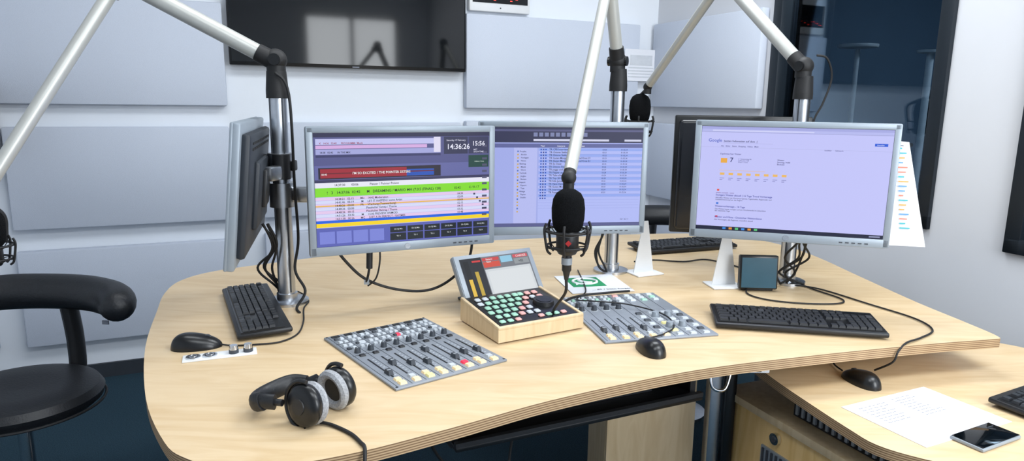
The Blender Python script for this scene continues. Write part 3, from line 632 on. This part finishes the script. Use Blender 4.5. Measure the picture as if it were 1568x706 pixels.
# ---------------------------------------------------------------- papers, phone
def sheet(name,loc,rot,w,d,lines,seed=0,zz=.0008):
    rr=random.Random(seed); b=B(name,M=Matrix.Translation(loc)@Matrix.Rotation(rot,4,'Z')); b.box((0,0,zz),(w,d,.0008),PAP)
    for i,(x0,y0,n,wd) in enumerate(lines):
        for k in range(n):
            x=x0
            while x<x0+wd*(.6+.4*rr.random()):
                l=.006+.012*rr.random(); b.box((x+l/2,y0-k*.011,zz+.0006),(l,.0016,.0003),INK); x+=l+.004
    return b.done()
sheet('printed_sheet',(.963,1.478,.65),radians(25),.297,.21,[(-.12,.08,8,.09),(.0,.085,9,.08)])
b=B('smartphone',(1.025,1.363,.65),radians(27)); b.box((0,0,.0045),(.142,.070,.009),SIL,bev=.004); b.box((0,0,.0094),(.136,.064,.0012),SCRGL,bev=.0005)
b.box((.05,.018,.010),(.02,.002,.0008),COND); b.done()
M=Matrix.Translation((1.085,1.972,0))@Matrix.Rotation(math.atan2(-.15,.537),4,'Z')
b=B('note_sheet',M=M); vs=[(-.09,0,1.262),(.045,0,1.252),(.118,-.004,.952),(-.09,-.004,.950)]
b.raw(vs,[(0,1,2,3)],PAP)
cl=[mat('marker_teal',(80,180,190),.8),mat('marker_orange',(238,170,96),.8),mat('marker_blue',(110,160,216),.8),mat('marker_red',(230,140,120),.8)]
for k in range(18):
    z=1.236-.0135*k; x=.015+.0032*k*.55
    ln=.012+.016*((k*37)%10)/10
    b.raw([(x,-.0065,z),(x+ln,-.0065,z),(x+ln,-.0065,z-.004),(x,-.0065,z-.004)],[(3,2,1,0)],cl[(k*3)//4%4])
b.raw([(.0,-.0065,1.245),(.03,-.0065,1.243),(.03,-.0065,1.24),(.0,-.0065,1.242)],[(3,2,1,0)],INK)
b.done()
# ---------------------------------------------------------------- saddle stools
def stool(x,y,rot,sz=.50):
    b=B('saddle_stool',(x,y,0),rot)
    b.lathe((0,0,sz-.085),[(0,0),(.10,0),(.18,.012),(.207,.035),(.212,.055),(.200,.075),(.17,.083),(.10,.080),(0.001,.074)],LEATH,seg=48,sc=(1.03,1))
    b.ring((0,0,sz-.055),.213,.004,RUB,n=48,sc=(1.03,1))
    b.lathe((0,0,0),[(0,.07),(.028,.07),(.028,.25),(.020,.25),(.020,.40),(.05,.41),(.06,sz-.08),(0,sz-.08)],CHR)
    for k in range(5):
        a=2*pi*k/5+.3; b.tube([(.0,0,.09),(.15*cos(a),.15*sin(a),.085),(.28*cos(a),.28*sin(a),.065)],.018,CHR,radii=lambda t:.022-.009*t,seg=12)
        for s in(-1,1): b.cyl((.28*cos(a)-s*.008*sin(a),.28*sin(a)+s*.008*cos(a),.03),(.28*cos(a)-s*.022*sin(a),.28*sin(a)+s*.022*cos(a),.03),.03,BLK,seg=18)
        b.cyl((.28*cos(a),.28*sin(a),.03),(.28*cos(a),.28*sin(a),.07),.008,CHR,seg=10)
    b.tube([(0,.02,sz-.10),(0,.15,sz-.10),(0,.225,sz-.06),(0,.235,sz+.06),(0,.22,sz+.19)],.02,BLK,seg=12,flat=1.6)
    b.tube([(-.26,.09,sz+.215),(-.20,.17,sz+.225),(-.08,.215,sz+.225),(.08,.215,sz+.225),(.20,.17,sz+.22),(.26,.09,sz+.215)],.05,LEATH,seg=20,radii=lambda t:.056*max(.02,(1-abs(2*t-1)**7))**.5)
    b.box((.20,.12,sz+.165),(.02,.004,.012),INK)
    return b.done()
stool(-1.44,1.88,radians(-6),.51); stool(.80,3.50,radians(5),.52)
# ---------------------------------------------------------------- cables
cable('keyboard_cable',[(-.70,2.075,.757),(-.66,2.06,.754),(-.61,1.98,.753),(-.60,1.90,.753),(-.565,1.78,.753),(-.55,1.68,.753),(-.575,1.62,.753),(-.625,1.60,.753),(-.68,1.59,.753),(-.715,1.588,.757)],.0022)
cable('monitor_power_cable',[(-.50,1.87,.95),(-.47,1.88,.90),(-.42,1.91,.84),(-.34,1.95,.80),(-.25,1.98,.79),(-.18,2.01,.82),(-.13,2.03,.88),(-.12,2.04,.95)],.0042)
b=B('monitor_signal_cable'); b.tube([(-.41,1.90,.96),(-.405,1.90,.90),(-.41,1.90,.86),(-.42,1.91,.83)],.0035,RUB); b.cyl((-.405,1.90,.93),(-.407,1.90,.875),.009,BLK,seg=14); b.box((-.418,1.91,.835),(.014,.008,.02),SIL)
b.tube([(-.38,1.91,.96),(-.378,1.91,.90),(-.39,1.91,.845),(-.415,1.91,.82)],.0025,RUB); b.done()
cable('pole_cable',[(-.66,1.93,1.42),(-.628,1.94,1.36),(-.625,1.945,1.1),(-.62,1.94,.95),(-.63,1.93,.86),(-.60,1.92,.80),(-.62,1.90,.756),(-.60,1.86,.753)],.004)
def bundle(n,seed,pts,spread):
    b=B('cable_bundle')
    for k in range(n):
        r=random.Random(k+seed); q=lambda s:(r.random()-.5)*s
        b.tube([(x+q(s),y,z) for (x,y,z),s in zip(pts,spread)],.0035,RUB)
    b.done()
bundle(4,0,[(-.70,1.90,1.0),(-.69,1.92,.93),(-.72,1.95,.86),(-.69,1.98,.80),(-.71,2.02,.757)],[.02,.03,.06,.05,.05])
bundle(5,9,[(.90,2.02,1.0),(.91,2.10,.93),(.93,2.18,.86),(.92,2.22,.80),(.96,2.24,.756)],[.06,.08,.10,.08,.10])
bundle(3,19,[(.27,2.22,1.0),(.30,2.28,.92),(.29,2.33,.84),(.31,2.35,.78),(.34,2.36,.756)],[.03,.04,.05,.05,.0])
cable('microphone_cable',[(.137,1.65,.915),(.136,1.655,.88),(.115,1.72,.82),(.115,1.80,.775),(.145,1.93,.766),(.20,2.02,.765),(.30,2.07,.764),(.38,2.12,.757)],.0038)
cable('mouse_cable',[(.352,1.66,.762),(.40,1.70,.760),(.44,1.76,.762),(.43,1.86,.764),(.34,1.93,.770),(.24,1.93,.778),(.20,2.00,.762),(.24,2.12,.757),(.24,2.4,.754)],.0022)
cable('mouse_cable',[(.885,1.72,.658),(.89,1.78,.655),(.93,1.85,.654),(.99,1.90,.654)],.0022)
cable('extension_cable',[(.93,2.24,.755),(1.02,2.19,.754),(1.10,2.02,.754),(1.16,1.88,.754),(1.15,1.78,.754),(1.08,1.715,.754),(1.02,1.675,.754),(.985,1.648,.74),(.975,1.65,.71),(.96,1.70,.668)],.0026)
cable('device_cable',[(.80,2.21,.758),(.76,2.13,.754),(.79,2.06,.754),(.88,2.02,.754),(1.0,2.02,.754),(1.04,2.07,.754),(1.0,2.18,.754),(.98,2.26,.754)],.0026)
cable('network_cable',[(.47,2.55,.754),(.55,2.58,.754),(.66,2.56,.754),(.76,2.60,.754),(.84,2.50,.754),(.9,2.36,.754)],.0028)
cable('boom_arm_cable',[(.975,2.27,1.51),(1.01,2.27,1.50),(1.03,2.27,1.44),(1.01,2.27,1.36),(.985,2.27,1.30),(.98,2.27,1.2)],.0035)
cable('floor_cable',[(-1.02,2.05,.60),(-1.04,2.0,.45),(-1.02,1.95,.3),(-.95,1.9,.12),(-.85,1.85,.012),(-.7,1.7,.008)],.006)
cable('floor_cable',[(-.98,2.12,.25),(-.92,2.05,.36),(-.85,1.98,.30),(-.88,1.92,.12),(-.95,1.9,.012)],.010)
cable('floor_cable',[(.03,1.85,.70),(.02,1.80,.5),(.0,1.78,.3),(.03,1.7,.05),(.1,1.6,.008)],.004)
cable('floor_cable',[(-.22,1.5,.70),(-.2,1.6,.5),(-.16,1.65,.4),(-.1,1.7,.3)],.004)
# ---------------------------------------------------------------- lights
def area(name,loc,rot,sx,sy,power,col=(1,1,1)):
    l=bpy.data.lights.new(name,'AREA'); l.shape='RECTANGLE'; l.size=sx; l.size_y=sy; l.energy=power; l.color=col
    o=bpy.data.objects.new(name,l); bpy.context.collection.objects.link(o); o.matrix_world=RM@Matrix.Translation(loc)@rot; return o
ID=Matrix(); CO=(.91,.96,1)
area('ceiling_light_panel',(.5,-1.7,H-.02),ID,1.2,.6,15,CO); area('ceiling_light_panel.001',(2.1,-1.7,H-.02),ID,1.2,.6,31,CO)
area('ceiling_light_panel.002',(.5,-3.6,H-.02),ID,1.2,.6,20,CO); area('ceiling_light_panel.003',(2.1,-3.6,H-.02),ID,1.2,.6,34,CO)
area('window_daylight',((wa+wb)/2,-D-.02,(wz0+wz1)/2),Matrix.Rotation(pi/2,4,'X'),wb-wa-.1,wz1-wz0-.1,60,(.92,.965,1))
area('adjoining_light',(4.9,-2.2,H-.02),ID,.8,.8,34,(.85,.93,1))
w=bpy.data.worlds.new('world'); bpy.context.scene.world=w; w.use_nodes=True; w.node_tree.nodes['Background'].inputs[0].default_value=(.8,.88,1,1); w.node_tree.nodes['Background'].inputs[1].default_value=.8
# ---------------------------------------------------------------- camera
cd=bpy.data.cameras.new('camera'); cd.sensor_fit='HORIZONTAL'; cd.sensor_width=36; cd.lens=23.99; cd.clip_start=.05
co=bpy.data.objects.new('camera',cd); bpy.context.collection.objects.link(co)
co.matrix_world=Matrix.Translation((0,0,1.35))@Matrix.Rotation(radians(79.3),4,'X')@Matrix.Rotation(radians(.8),4,'Z')
bpy.context.scene.camera=co
bpy.context.scene.view_settings.view_transform='Standard'
